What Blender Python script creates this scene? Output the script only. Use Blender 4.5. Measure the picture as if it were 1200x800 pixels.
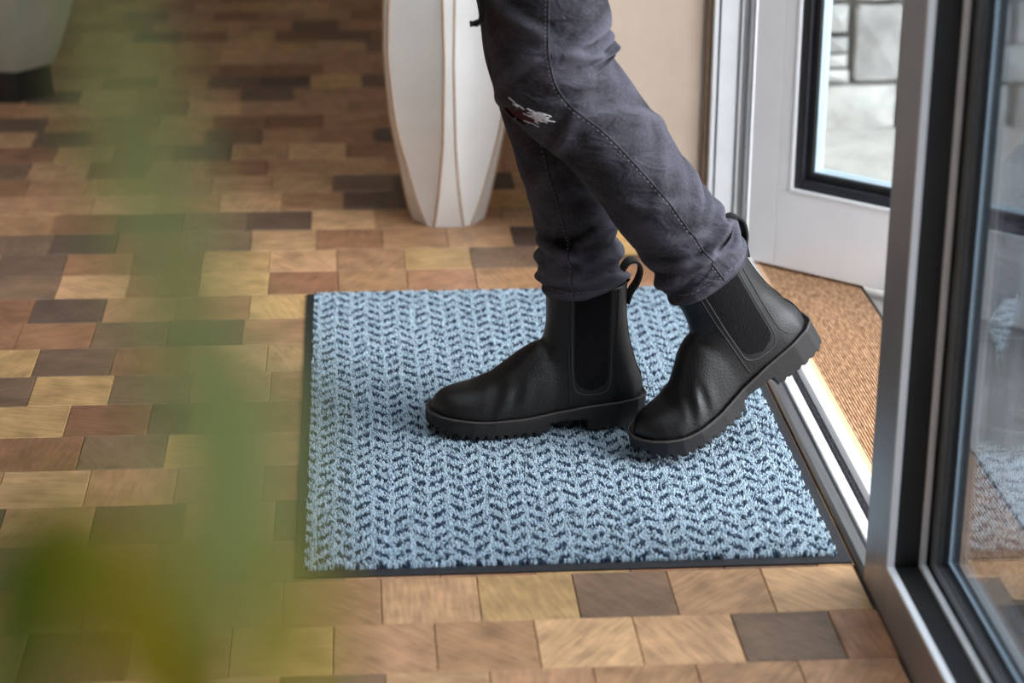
import bpy, math, random
import numpy as np
from mathutils import Vector, Matrix
from mathutils.bvhtree import BVHTree

random.seed(7); rng = np.random.default_rng(7)
for o in list(bpy.data.objects): bpy.data.objects.remove(o)
scene = bpy.context.scene
COL = scene.collection

# ------------------------------------------------------------------ camera
F_PX, PITCH, YAW, ROLL = 2552.1, 0.36411, 0.07513, 0.00556
CAM = np.array([0.0784, -2.2178, 1.1301])
FW = np.array([math.sin(YAW)*math.cos(PITCH), math.cos(YAW)*math.cos(PITCH), -math.sin(PITCH)])
_R = np.array([math.cos(YAW), -math.sin(YAW), 0.0]); _U = np.cross(_R, FW)
RT = _R*math.cos(ROLL)+_U*math.sin(ROLL); UP = -_R*math.sin(ROLL)+_U*math.cos(ROLL)
cam_data = bpy.data.cameras.new('camera'); cam = bpy.data.objects.new('camera', cam_data); COL.objects.link(cam)
cam.matrix_world = Matrix([[RT[0], UP[0], -FW[0], CAM[0]], [RT[1], UP[1], -FW[1], CAM[1]], [RT[2], UP[2], -FW[2], CAM[2]], [0, 0, 0, 1]])
cam_data.sensor_width = 36.0; cam_data.lens = F_PX/1200*36.0
cam_data.clip_start = 0.02
cam_data.dof.use_dof = True; cam_data.dof.focus_distance = 2.80; cam_data.dof.aperture_fstop = 3.6
scene.camera = cam

def ray(u, v): return FW*F_PX + RT*(u-600) - UP*(v-400)
def on_floor(u, v, z=0.0):
    d = ray(u, v); return CAM + d*((z-CAM[2])/d[2])
def on_y(u, v, Y):
    d = ray(u, v); return CAM + d*((Y-CAM[1])/d[1])
def at_dist(u, v, dist):
    d = ray(u, v); return CAM + d/np.linalg.norm(d)*dist
def px_per_m(P): return F_PX/float((np.asarray(P)-CAM) @ FW)

# ------------------------------------------------------------------ light
world = bpy.data.worlds.new('overcast_sky'); scene.world = world; world.use_nodes = True
bg = world.node_tree.nodes['Background']
bg.inputs['Color'].default_value = (0.88, 0.93, 1.0, 1); bg.inputs['Strength'].default_value = 1.0
sun_d = bpy.data.lights.new('hazy_sun', 'SUN'); sun_d.energy = 1.2; sun_d.angle = math.radians(38); sun_d.color = (.97, .98, 1.0)
sun = bpy.data.objects.new('hazy_sun', sun_d); COL.objects.link(sun)
sun.rotation_euler = Vector((-math.cos(math.radians(30)), .28, -math.sin(math.radians(30)))).to_track_quat('-Z', 'Y').to_euler()
scene.view_settings.view_transform = 'Standard'; scene.view_settings.look = 'None'
scene.view_settings.exposure = 2.0; scene.view_settings.gamma = 1.0
scene.view_settings.use_curve_mapping = False

# ------------------------------------------------------------------ material helpers
def lin(c):
    c = c/255.0
    return c/12.92 if c <= 0.04045 else ((c+0.055)/1.055)**2.4
def rgb(r, g, b): return (lin(r), lin(g), lin(b), 1.0)
def new_mat(name):
    m = bpy.data.materials.new(name); m.use_nodes = True
    nt = m.node_tree; return m, nt, nt.nodes['Principled BSDF']
def N(nt, t, **kw):
    n = nt.nodes.new(t)
    for k, v in kw.items():
        if k in n.inputs: n.inputs[k].default_value = v
        else: setattr(n, k, v)
    return n
def noise_mat(name, c1, c2, rough=0.5, scale=40.0, stretch=(1, 1, 1), bump=0.0, bump_scale=None, metal=0.0, detail=4.0, spec=0.5, coat=0.0, sheen=0.0):
    m, nt, b = new_mat(name)
    tc = N(nt, 'ShaderNodeTexCoord'); mp = N(nt, 'ShaderNodeMapping'); mp.inputs['Scale'].default_value = stretch
    nt.links.new(tc.outputs['Object'], mp.inputs['Vector'])
    nz = N(nt, 'ShaderNodeTexNoise'); nz.inputs['Scale'].default_value = scale; nz.inputs['Detail'].default_value = detail
    nt.links.new(mp.outputs[0], nz.inputs['Vector'])
    rp = N(nt, 'ShaderNodeValToRGB'); rp.color_ramp.elements[0].color = c1; rp.color_ramp.elements[1].color = c2
    rp.color_ramp.elements[0].position = .3; rp.color_ramp.elements[1].position = .7
    nt.links.new(nz.outputs['Fac'], rp.inputs['Fac']); nt.links.new(rp.outputs[0], b.inputs['Base Color'])
    b.inputs['Roughness'].default_value = rough; b.inputs['Metallic'].default_value = metal
    b.inputs['Specular IOR Level'].default_value = spec; b.inputs['Coat Weight'].default_value = coat
    if sheen: b.inputs['Sheen Weight'].default_value = sheen
    if bump:
        n2 = N(nt, 'ShaderNodeTexNoise'); n2.inputs['Scale'].default_value = bump_scale or scale*3; n2.inputs['Detail'].default_value = 3
        nt.links.new(mp.outputs[0], n2.inputs['Vector'])
        bp = N(nt, 'ShaderNodeBump'); bp.inputs['Strength'].default_value = bump; bp.inputs['Distance'].default_value = .002
        nt.links.new(n2.outputs['Fac'], bp.inputs['Height']); nt.links.new(bp.outputs[0], b.inputs['Normal'])
    return m
def same(r, g, b, d=10): return rgb(max(r-d, 0), max(g-d, 0), max(b-d, 0)), rgb(min(r+d, 255), min(g+d, 255), min(b+d, 255))

def glass_mat(name, tint=(1, 1, 1, 1), ior=1.5):
    m = bpy.data.materials.new(name); m.use_nodes = True; nt = m.node_tree; nt.nodes.clear()
    out = N(nt, 'ShaderNodeOutputMaterial'); mix = N(nt, 'ShaderNodeMixShader')
    tr = N(nt, 'ShaderNodeBsdfTransparent'); tr.inputs[0].default_value = tint
    gl = N(nt, 'ShaderNodeBsdfGlossy'); gl.inputs['Roughness'].default_value = 0.0
    lw = N(nt, 'ShaderNodeLayerWeight'); pw = N(nt, 'ShaderNodeMath', operation='POWER'); pw.inputs[1].default_value = 5.0
    nt.links.new(lw.outputs['Facing'], pw.inputs[0]); fr = N(nt, 'ShaderNodeMath', operation='MULTIPLY_ADD'); fr.inputs[1].default_value = .96; fr.inputs[2].default_value = .05
    nt.links.new(pw.outputs[0], fr.inputs[0])      # Schlick reflectance, the same from both sides of the pane
    nz = N(nt, 'ShaderNodeTexNoise'); nz.inputs['Scale'].default_value = 3.0
    bp = N(nt, 'ShaderNodeBump'); bp.inputs['Strength'].default_value = .02; bp.inputs['Distance'].default_value = .002
    nt.links.new(nz.outputs['Fac'], bp.inputs['Height']); nt.links.new(bp.outputs[0], gl.inputs['Normal'])
    nt.links.new(fr.outputs[0], mix.inputs[0]); nt.links.new(tr.outputs[0], mix.inputs[1]); nt.links.new(gl.outputs[0], mix.inputs[2])
    nt.links.new(mix.outputs[0], out.inputs[0]); return m

def wood_nodes(nt, b, color_socket, sx=90.0):
    """grain on top of a base colour; the direction and offset vary with the object"""
    tc = N(nt, 'ShaderNodeTexCoord'); oi = N(nt, 'ShaderNodeObjectInfo')
    mp = N(nt, 'ShaderNodeMapping'); nt.links.new(tc.outputs['Object'], mp.inputs['Vector'])
    mul = N(nt, 'ShaderNodeMath', operation='MULTIPLY'); mul.inputs[1].default_value = 40.0
    nt.links.new(oi.outputs['Random'], mul.inputs[0])
    cmb = N(nt, 'ShaderNodeCombineXYZ')
    for k in range(3): nt.links.new(mul.outputs[0], cmb.inputs[k])
    nt.links.new(cmb.outputs[0], mp.inputs['Location'])
    rot = N(nt, 'ShaderNodeMath', operation='MULTIPLY'); rot.inputs[1].default_value = 9.0
    nt.links.new(oi.outputs['Random'], rot.inputs[0])
    cr = N(nt, 'ShaderNodeCombineXYZ'); nt.links.new(rot.outputs[0], cr.inputs[2]); nt.links.new(cr.outputs[0], mp.inputs['Rotation'])
    mp2 = N(nt, 'ShaderNodeMapping'); mp2.inputs['Scale'].default_value = (1, .12, 1); nt.links.new(mp.outputs[0], mp2.inputs['Vector'])
    n1 = N(nt, 'ShaderNodeTexNoise'); n1.inputs['Scale'].default_value = sx*2.2; n1.inputs['Detail'].default_value = 5; nt.links.new(mp2.outputs[0], n1.inputs['Vector'])
    n2 = N(nt, 'ShaderNodeTexNoise'); n2.inputs['Scale'].default_value = 28.0; n2.inputs['Detail'].default_value = 3; nt.links.new(mp.outputs[0], n2.inputs['Vector'])
    ad = N(nt, 'ShaderNodeMath', operation='ADD'); nt.links.new(n1.outputs['Fac'], ad.inputs[0]); nt.links.new(n2.outputs['Fac'], ad.inputs[1])
    mr = N(nt, 'ShaderNodeMapRange'); mr.inputs['From Min'].default_value = .65; mr.inputs['From Max'].default_value = 1.35
    mr.inputs['To Min'].default_value = .62; mr.inputs['To Max'].default_value = 1.34; nt.links.new(ad.outputs[0], mr.inputs['Value'])
    mx = N(nt, 'ShaderNodeMix', data_type='RGBA', blend_type='MULTIPLY'); mx.inputs['Factor'].default_value = 1.0
    nt.links.new(color_socket, mx.inputs['A']); nt.links.new(mr.outputs[0], mx.inputs['B'])
    nt.links.new(mx.outputs['Result'], b.inputs['Base Color'])
    bp = N(nt, 'ShaderNodeBump'); bp.inputs['Strength'].default_value = .12; bp.inputs['Distance'].default_value = .001
    nt.links.new(n1.outputs['Fac'], bp.inputs['Height']); nt.links.new(bp.outputs[0], b.inputs['Normal'])

MAT = {}
m, nt, b = new_mat('wood_block'); oi = N(nt, 'ShaderNodeObjectInfo'); wood_nodes(nt, b, oi.outputs['Color']); b.inputs['Roughness'].default_value = .42; MAT['block'] = m
m, nt, b = new_mat('wood_block_field'); at = N(nt, 'ShaderNodeAttribute', attribute_name='tone'); wood_nodes(nt, b, at.outputs['Color']); b.inputs['Roughness'].default_value = .42; MAT['block_field'] = m
MAT['joint'] = noise_mat('joint_dark', rgb(60, 44, 32), rgb(78, 58, 42), .8, 60)
MAT['rubber'] = noise_mat('mat_rubber', *same(30, 31, 36, 4), rough=.6, scale=300, bump=.3)
m, nt, b = new_mat('mat_pile'); at = N(nt, 'ShaderNodeAttribute', attribute_name='yarn'); nt.links.new(at.outputs['Color'], b.inputs['Base Color'])
b.inputs['Roughness'].default_value = .95; b.inputs['Specular IOR Level'].default_value = .15; b.inputs['Sheen Weight'].default_value = .25; MAT['pile'] = m
MAT['leather'] = noise_mat('black_leather', rgb(9, 9, 10), rgb(16, 15, 17), .45, 30, bump=.25, bump_scale=420, spec=.45)
MAT['elastic'] = noise_mat('black_elastic', rgb(14, 14, 15), rgb(24, 24, 26), .95, 500, stretch=(1, 1, .2), bump=.6, bump_scale=900, spec=.15)
MAT['sole'] = noise_mat('black_rubber_sole', rgb(14, 13, 14), rgb(21, 20, 21), .62, 80, bump=.2, bump_scale=500)
MAT['welt'] = noise_mat('dark_brown_welt', rgb(48, 43, 42), rgb(64, 58, 56), .6, 500)
MAT['stitch'] = noise_mat('dark_thread', rgb(58, 57, 62), rgb(74, 73, 78), .7, 800)
MAT['piping'] = noise_mat('black_piping', *same(12, 12, 13, 2), rough=.5)
MAT['tab'] = noise_mat('black_webbing', *same(16, 16, 17, 3), rough=.85, scale=900, bump=.4)
# denim: dark grey with twill and soft wear; fold shading is put into the colour
m, nt, b = new_mat('dark_grey_denim'); tc = N(nt, 'ShaderNodeTexCoord'); at = N(nt, 'ShaderNodeAttribute', attribute_name='wear_and_fold_shade')
n1 = N(nt, 'ShaderNodeTexNoise'); n1.inputs['Scale'].default_value = 420; n1.inputs['Detail'].default_value = 4; nt.links.new(tc.outputs['Object'], n1.inputs['Vector'])
n2 = N(nt, 'ShaderNodeTexNoise'); n2.inputs['Scale'].default_value = 16; n2.inputs['Detail'].default_value = 5; nt.links.new(tc.outputs['Object'], n2.inputs['Vector'])
ma = N(nt, 'ShaderNodeMath', operation='MULTIPLY_ADD'); ma.inputs[1].default_value = .55; nt.links.new(n1.outputs['Fac'], ma.inputs[0]); nt.links.new(n2.outputs['Fac'], ma.inputs[2])
ad = N(nt, 'ShaderNodeMath', operation='ADD'); nt.links.new(ma.outputs[0], ad.inputs[0]); nt.links.new(at.outputs['Fac'], ad.inputs[1])
rp = N(nt, 'ShaderNodeValToRGB'); rp.color_ramp.elements[0].color = rgb(20, 20, 22); rp.color_ramp.elements[1].color = rgb(79, 78, 88)
rp.color_ramp.elements[0].position = .45; rp.color_ramp.elements[1].position = 1.45 if False else 1.0
nt.links.new(ad.outputs[0], rp.inputs['Fac']); nt.links.new(rp.outputs[0], b.inputs['Base Color'])
b.inputs['Roughness'].default_value = .9; b.inputs['Specular IOR Level'].default_value = .2
bp = N(nt, 'ShaderNodeBump'); bp.inputs['Strength'].default_value = .35; bp.inputs['Distance'].default_value = .001
nt.links.new(n1.outputs['Fac'], bp.inputs['Height'])
mpd = N(nt, 'ShaderNodeMapping'); mpd.inputs['Scale'].default_value = (1.0, 1.0, 1.9); mpd.inputs['Rotation'].default_value = (0, .5, 0); nt.links.new(tc.outputs['Object'], mpd.inputs['Vector'])
n3 = N(nt, 'ShaderNodeTexNoise'); n3.inputs['Scale'].default_value = 26; n3.inputs['Detail'].default_value = 2.5; n3.inputs['Distortion'].default_value = .8; nt.links.new(mpd.outputs[0], n3.inputs['Vector'])
b3 = N(nt, 'ShaderNodeBump'); b3.inputs['Strength'].default_value = .55; b3.inputs['Distance'].default_value = .012; nt.links.new(n3.outputs['Fac'], b3.inputs['Height'])
nt.links.new(b3.outputs[0], bp.inputs['Normal']); nt.links.new(bp.outputs[0], b.inputs['Normal']); MAT['denim'] = m
MAT['denim_thread'] = noise_mat('grey_thread', rgb(92, 91, 98), rgb(126, 124, 132), .85, 300)
MAT['fray'] = noise_mat('white_fray', *same(222, 222, 226, 8), rough=.9)
MAT['patch'] = noise_mat('dark_red_patch', *same(72, 18, 32, 6), rough=.9)
MAT['skin'] = noise_mat('skin', rgb(196, 140, 118), rgb(212, 158, 136), .55, 60)
MAT['coat'] = noise_mat('black_coat', *same(18, 18, 20, 4), rough=.85, scale=200, bump=.3)
MAT['hair'] = noise_mat('brown_hair', *same(60, 42, 30, 8), rough=.6, scale=200, stretch=(1, 1, .1))
MAT['vase'] = noise_mat('white_ceramic', rgb(236, 235, 231), rgb(244, 243, 240), .38, 12, bump=.06, bump_scale=30)
MAT['vase_edge'] = noise_mat('bare_clay_edge', rgb(168, 128, 92), rgb(196, 156, 116), .7, 90)
MAT['plaster'] = noise_mat('beige_plaster', rgb(206, 184, 164), rgb(214, 193, 174), .85, 20, bump=.1, bump_scale=200)
MAT['wallwhite'] = noise_mat('warm_white_plaster', *same(214, 206, 196, 5), rough=.9, scale=20)
MAT['ceiling'] = noise_mat('white_ceiling', *same(236, 234, 230, 3), rough=.9, scale=20)
MAT['pine'] = noise_mat('pine_baseboard', rgb(222, 178, 112), rgb(240, 200, 138), .5, 14, stretch=(1, 8, 8))
MAT['pvc'] = noise_mat('white_pvc', *same(228, 229, 230, 3), rough=.35, scale=30)
MAT['doorpaint'] = noise_mat('white_door_paint', *same(226, 226, 228, 3), rough=.4, scale=15)
MAT['alu'] = noise_mat('satin_aluminium', *same(150, 150, 152, 5), rough=.42, scale=200, stretch=(1, 1, .05), metal=.5)
MAT['silver'] = noise_mat('silver_strip', *same(232, 232, 234, 4), rough=.4)
MAT['gasket'] = noise_mat('black_gasket', *same(14, 14, 15, 3), rough=.6)
MAT['blackframe'] = noise_mat('black_bead', *same(26, 26, 32, 4), rough=.4)
MAT['brush'] = noise_mat('grey_brush_seal', rgb(40, 40, 44), rgb(110, 108, 112), .9, 600, stretch=(1, .3, 1), bump=1.0)
MAT['bronze'] = noise_mat('brown_anodised', *same(120, 96, 74, 5), rough=.4)
MAT['steel'] = noise_mat('brushed_steel', *same(148, 148, 150, 12), rough=.34, scale=300, stretch=(1, .02, 1), metal=.9)
MAT['oak'] = noise_mat('oak_sill', rgb(150, 110, 78), rgb(222, 182, 144), .6, 210, stretch=(1, .30, 1), bump=.9, bump_scale=260, detail=2)
MAT['oak_edge'] = noise_mat('oak_sill_edge', rgb(206, 164, 126), rgb(228, 190, 152), .5, 40, stretch=(1, .05, 1))
MAT['dark_edge'] = noise_mat('dark_brown_edge', *same(58, 40, 28, 6), rough=.7)
MAT['paving'] = noise_mat('pale_paving', rgb(146, 143, 138), rgb(172, 168, 163), .85, 12, bump=.3, bump_scale=200)
MAT['mortar'] = noise_mat('dark_mortar', rgb(92, 90, 88), rgb(120, 118, 114), .95, 60, bump=.5)
MAT['planter'] = noise_mat('grey_green_glaze', *same(176, 180, 162, 6), rough=.35, scale=15)
MAT['plinth'] = noise_mat('dark_plinth', *same(34, 32, 28, 4), rough=.6)
MAT['terracotta'] = noise_mat('dark_pot', *same(70, 66, 62, 6), rough=.6)
MAT['soil'] = noise_mat('soil', rgb(40, 28, 18), rgb(70, 50, 34), .95, 150, bump=1)
MAT['cane'] = noise_mat('plant_cane', rgb(70, 50, 30), rgb(104, 78, 48), .8, 90)
MAT['solar'] = glass_mat('solar_pane', (.85, .87, .89, 1), 1.5)
MAT['glass'] = glass_mat('clear_pane', (.93, .96, .96, 1), 1.5)
MAT['spacer'] = noise_mat('pale_spacer', *same(186, 204, 216, 4), rough=.3, metal=.3)
STONES = [noise_mat('ledge_stone_%d' % i, rgb(*[int(c*.86) for c in t]), rgb(*[min(255, int(c*1.08)) for c in t]), .9, 18, bump=.6, bump_scale=60)
          for i, t in enumerate([(172, 171, 169), (152, 151, 150), (180, 179, 176), (166, 163, 158)])]
def leaf_mat(name, c, c2):
    m = noise_mat(name, c, c2, .45, 25, stretch=(1, 1, .3)); b = m.node_tree.nodes['Principled BSDF']
    b.inputs['Transmission Weight'].default_value = 0.0; b.inputs['Subsurface Weight'].default_value = 0.0
    nt = m.node_tree; out = [n for n in nt.nodes if n.type == 'OUTPUT_MATERIAL'][0]
    tl = N(nt, 'ShaderNodeBsdfTranslucent'); tl.inputs[0].default_value = (c2[0]*1.2, c2[1]*1.2, c2[2], 1); mx = N(nt, 'ShaderNodeMixShader'); mx.inputs[0].default_value = .4
    nt.links.new(b.outputs[0], mx.inputs[1]); nt.links.new(tl.outputs[0], mx.inputs[2]); nt.links.new(mx.outputs[0], out.inputs[0]); return m
LEAF = [leaf_mat('leaf_deep_green', rgb(66, 88, 18), rgb(92, 112, 28)), leaf_mat('leaf_pale_green', rgb(140, 152, 92), rgb(164, 174, 116)), leaf_mat('leaf_yellow_green', rgb(146, 132, 18), rgb(172, 156, 32))]

# ------------------------------------------------------------------ object helpers
def tag(o, label=None, cat=None, group=None, kind=None):
    if label: o['label'] = label
    if cat: o['category'] = cat
    if group: o['group'] = group
    if kind: o['kind'] = kind
    return o
def empty(name, loc=(0, 0, 0)):
    o = bpy.data.objects.new(name, None); o.location = loc; o.empty_display_size = .05; COL.objects.link(o); return o
def link_mesh(name, me, mat=None, parent=None):
    if mat is not None and not me.materials: me.materials.append(MAT[mat] if isinstance(mat, str) else mat)
    o = bpy.data.objects.new(name, me); COL.objects.link(o)
    if parent is not None:
        o.parent = parent
        p = parent; off = Vector((0, 0, 0))
        while p is not None: off += p.location; p = p.parent
        o.location = -off          # meshes are given in world coordinates
    return o
def mesh_of(verts, faces, smooth=False, name='mesh'):
    me = bpy.data.meshes.new(name); me.from_pydata([tuple(map(float, v)) for v in verts], [], [tuple(map(int, f)) for f in faces]); me.update()
    if smooth: me.polygons.foreach_set('use_smooth', [True]*len(me.polygons))
    return me
def obj(name, verts, faces, mat, parent=None, smooth=False):
    return link_mesh(name, mesh_of(verts, faces, smooth, name), mat, parent)
def box_geo(lo, hi, ch=0.0):
    x0, y0, z0 = lo; x1, y1, z1 = hi
    if ch <= 0:
        v = [(x0, y0, z0), (x1, y0, z0), (x1, y1, z0), (x0, y1, z0), (x0, y0, z1), (x1, y0, z1), (x1, y1, z1), (x0, y1, z1)]
        f = [(3, 2, 1, 0), (4, 5, 6, 7), (0, 1, 5, 4), (1, 2, 6, 5), (2, 3, 7, 6), (3, 0, 4, 7)]
        return v, f
    import bmesh
    bm = bmesh.new(); v, f = box_geo(lo, hi); vs = [bm.verts.new(q) for q in v]
    for q in f: bm.faces.new([vs[i] for i in q])
    bmesh.ops.bevel(bm, geom=list(bm.edges), offset=ch, segments=2, affect='EDGES', profile=.5)
    bm.verts.index_update(); V = [tuple(q.co) for q in bm.verts]; Fc = [[q.index for q in p.verts] for p in bm.faces]; bm.free()
    return V, Fc
def box(name, lo, hi, mat, parent=None, ch=0.0):
    v, f = box_geo(lo, hi, ch); return obj(name, v, f, mat, parent)
def prism(name, prof, axis, a, bb, mat, parent=None):
    """closed 2-D profile swept straight along one axis from a to bb"""
    n = len(prof); V = []
    for t in (a, bb):
        for p, q in prof:
            V.append({'x': (t, p, q), 'y': (p, t, q), 'z': (p, q, t)}[axis])
    Fc = [[i, (i+1) % n, n+(i+1) % n, n+i] for i in range(n)] + [list(range(n))[::-1], list(range(n, 2*n))]
    o = obj(name, V, Fc, mat, parent)
    import bmesh
    bm = bmesh.new(); bm.from_mesh(o.data); bmesh.ops.recalc_face_normals(bm, faces=bm.faces); bm.to_mesh(o.data); bm.free()
    return o
def tube_geo(path, r, seg=6, closed=False):
    P = np.array(path, float); n = len(P); V = []; Fc = []
    for i in range(n):
        t = P[(i+1) % n if closed else min(i+1, n-1)] - P[i-1 if (closed or i > 0) else 0]
        t = t/(np.linalg.norm(t)+1e-12); a = np.cross(t, [0.13, .97, .2]); a /= np.linalg.norm(a)+1e-12; c = np.cross(t, a)
        rr = r[i] if hasattr(r, '__len__') else r
        for k in range(seg):
            th = 2*math.pi*k/seg; V.append(P[i]+(a*math.cos(th)+c*math.sin(th))*rr)
    for i in range(n if closed else n-1):
        j = (i+1) % n
        for k in range(seg): Fc.append([i*seg+k, i*seg+(k+1) % seg, j*seg+(k+1) % seg, j*seg+k])
    if not closed: Fc += [list(range(seg))[::-1], [(n-1)*seg+k for k in range(seg)]]
    return V, Fc
def merge(geos):
    V = []; Fc = []
    for v, f in geos:
        o = len(V); V += list(v); Fc += [[i+o for i in q] for q in f]
    return V, Fc
def spline(P, n):
    P = np.array(P, float); m = len(P)-1; out = []
    Q = np.vstack([2*P[0]-P[1], P, 2*P[-1]-P[-2]])
    for k in range(n):
        s = k/(n-1)*m; i = min(int(s), m-1); t = s-i; a, b_, c, d = Q[i:i+4]
        out.append(.5*((2*b_)+(c-a)*t+(2*a-5*b_+4*c-d)*t*t+(3*b_-a-3*c+d)*t**3))
    return np.array(out)
def surface_nets(fn, lo, hi, h):
    ax = [np.arange(lo[k], hi[k]+h, h) for k in range(3)]
    X, Y, Z = np.meshgrid(*ax, indexing='ij'); Vv = fn(X, Y, Z); S = Vv < 0
    nx, ny, nz = Vv.shape; cs = (nx-1, ny-1, nz-1)
    acc = np.zeros(cs+(3,)); cnt = np.zeros(cs)
    offs = [(i, j, k) for i in (0, 1) for j in (0, 1) for k in (0, 1)]
    sl = lambda o: tuple(slice(o[d], o[d]+cs[d]) for d in range(3))
    for a in offs:
        for d in range(3):
            if a[d] == 0:
                b_ = list(a); b_[d] = 1; va = Vv[sl(a)]; vb = Vv[sl(b_)]; msk = (va < 0) != (vb < 0)
                t = np.where(msk, va/np.where(msk, va-vb, 1), 0)
                for e in range(3): acc[..., e] += np.where(msk, a[e]+(t if e == d else 0), 0)
                cnt += msk
    act = cnt > 0; idx = -np.ones(cs, int); idx[act] = np.arange(act.sum())
    I = np.argwhere(act); P = (acc[act]/cnt[act][:, None]+I)*h+np.array(lo)
    faces = []
    for d in range(3):
        e, g = [(1, 2), (2, 0), (0, 1)][d]
        a = [slice(None)]*3; b_ = [slice(None)]*3; a[d] = slice(0, -1); b_[d] = slice(1, None)
        sa = S[tuple(a)]; sb = S[tuple(b_)]; E_ = np.argwhere(sa != sb)
        ok = (E_[:, e] > 0) & (E_[:, g] > 0) & (E_[:, e] < cs[e]) & (E_[:, g] < cs[g]); E_ = E_[ok]
        q = []
        for de, dg in ((-1, -1), (0, -1), (0, 0), (-1, 0)):
            c = E_.copy(); c[:, e] += de; c[:, g] += dg; q.append(idx[c[:, 0], c[:, 1], c[:, 2]])
        q = np.stack(q, 1); flip = ~sa[E_[:, 0], E_[:, 1], E_[:, 2]]; q[flip] = q[flip][:, ::-1]; faces.append(q)
    return P, np.vstack(faces)
def relax(P, Fc, it=3, lam=.5):
    Fc = np.asarray(Fc)
    for _ in range(it):
        s = np.zeros_like(P); c = np.zeros(len(P))
        for k in range(4):
            a = Fc[:, k]; b_ = Fc[:, (k+1) % 4]
            np.add.at(s, a, P[b_]); np.add.at(c, a, 1); np.add.at(s, b_, P[a]); np.add.at(c, b_, 1)
        P = P+lam*(s/c[:, None]-P)
    return P
def ss(x, a, b_): t = np.clip((x-a)/(b_-a), 0, 1); return t*t*(3-2*t)

# ================================================================== THE SETTING
FLOOR_X0, DOOR_X = -3.2, 0.643
# ---- floor: end-grain wood blocks laid in rows
ROW, LEN, Y0 = 0.1075, 0.1085, -0.111
flo = box('floor', (FLOOR_X0, -4.2, -.06), (DOOR_X, 4.6, -.004), 'joint'); tag(flo, 'brown wood block parquet floor laid in staggered rows', 'floor', kind='structure')
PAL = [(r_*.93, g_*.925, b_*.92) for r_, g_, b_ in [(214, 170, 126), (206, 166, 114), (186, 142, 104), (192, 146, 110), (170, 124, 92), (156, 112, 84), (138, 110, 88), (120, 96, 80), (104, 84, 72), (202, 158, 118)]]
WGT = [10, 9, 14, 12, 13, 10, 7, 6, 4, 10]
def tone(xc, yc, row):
    if xc < -.20 and .35 < yc < 1.35 and random.random() < .62: return random.choice(PAL[5:9])     # darker tones picked more often in this stretch
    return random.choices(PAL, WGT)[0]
def block_geo(cx, cy, lx, ly, dz=0.0, c=.0012):
    x0, x1, y0, y1 = cx-lx/2, cx+lx/2, cy-ly/2, cy+ly/2
    V = [(x0, y0, -.006), (x1, y0, -.006), (x1, y1, -.006), (x0, y1, -.006), (x0, y0, dz-c), (x1, y0, dz-c), (x1, y1, dz-c), (x0, y1, dz-c), (x0+c, y0+c, dz), (x1-c, y0+c, dz), (x1-c, y1-c, dz), (x0+c, y1-c, dz)]
    Fc = [(0, 1, 5, 4), (1, 2, 6, 5), (2, 3, 7, 6), (3, 0, 4, 7), (4, 5, 9, 8), (5, 6, 10, 9), (6, 7, 11, 10), (7, 4, 8, 11), (8, 9, 10, 11)]
    return V, Fc
G = .0007
bl_me = mesh_of(*block_geo(0, 0, LEN-G, ROW-G), name='block'); bl_me.materials.append(MAT['block'])
JOINT0 = {-1: .0972, -2: .0448, -3: .098}      # measured joints of the front rows
FIX = {(-1, -1): 2, (-1, 0): 9, (-1, 1): 1, (-1, 2): 6, (-1, 3): 9, (-1, 4): 0, (-2, 0): 3, (-2, 1): 2, (-2, 2): 0, (-2, 3): 9, (-2, 4): 6, (-2, -1): 1, (-3, 0): 0, (-3, 1): 3, (-3, 2): 2, (-3, -1): 6}
blocks = []
for row in range(-39, 44):
    yc = Y0+(row+1.5)*ROW
    j0 = JOINT0.get(row, random.random()*LEN if row % 2 else random.random()*LEN*.6)
    k0 = int((FLOOR_X0-j0)/LEN)
    for k in range(k0, 60):
        xa = j0+k*LEN; xb = xa+LEN
        if xa < FLOOR_X0 or xa > DOOR_X-.01: continue
        xb2 = min(xb, DOOR_X)
        if yc > 1.13 and xa > .42: continue
        if yc > 4.55: continue
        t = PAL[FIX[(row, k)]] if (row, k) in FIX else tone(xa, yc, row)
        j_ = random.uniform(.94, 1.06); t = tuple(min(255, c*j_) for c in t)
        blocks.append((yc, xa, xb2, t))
def in_view(P):
    d = np.array(P)-CAM; z = d@FW
    if z < .3: return False
    u = 600+F_PX*(d@RT)/z; v = 400-F_PX*(d@UP)/z
    return -70 < u < 1270 and -40 < v < 870
def under_mat(xa, xb, yc): return xa > -.001 and xb < .645 and .05 < yc < .90
vis = [b_ for b_ in blocks if in_view(((b_[1]+b_[2])/2, b_[0], 0)) and not under_mat(b_[1], b_[2], b_[0])]
vis.sort(key=lambda b_: b_[0]); near = set(id(b_) for b_ in vis[:300])
fV, fF, fC = [], [], []
for b_ in blocks:
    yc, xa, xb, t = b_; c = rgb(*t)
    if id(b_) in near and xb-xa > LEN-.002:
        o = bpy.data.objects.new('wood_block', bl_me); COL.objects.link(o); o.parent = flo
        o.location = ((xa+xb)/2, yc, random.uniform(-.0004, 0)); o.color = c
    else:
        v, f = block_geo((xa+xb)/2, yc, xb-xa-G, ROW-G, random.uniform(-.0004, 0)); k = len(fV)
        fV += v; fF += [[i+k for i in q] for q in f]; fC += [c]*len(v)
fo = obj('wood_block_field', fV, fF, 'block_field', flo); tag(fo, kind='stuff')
ca = fo.data.color_attributes.new('tone', 'FLOAT_COLOR', 'POINT'); ca.data.foreach_set('color', np.array(fC, np.float32).ravel())

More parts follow.
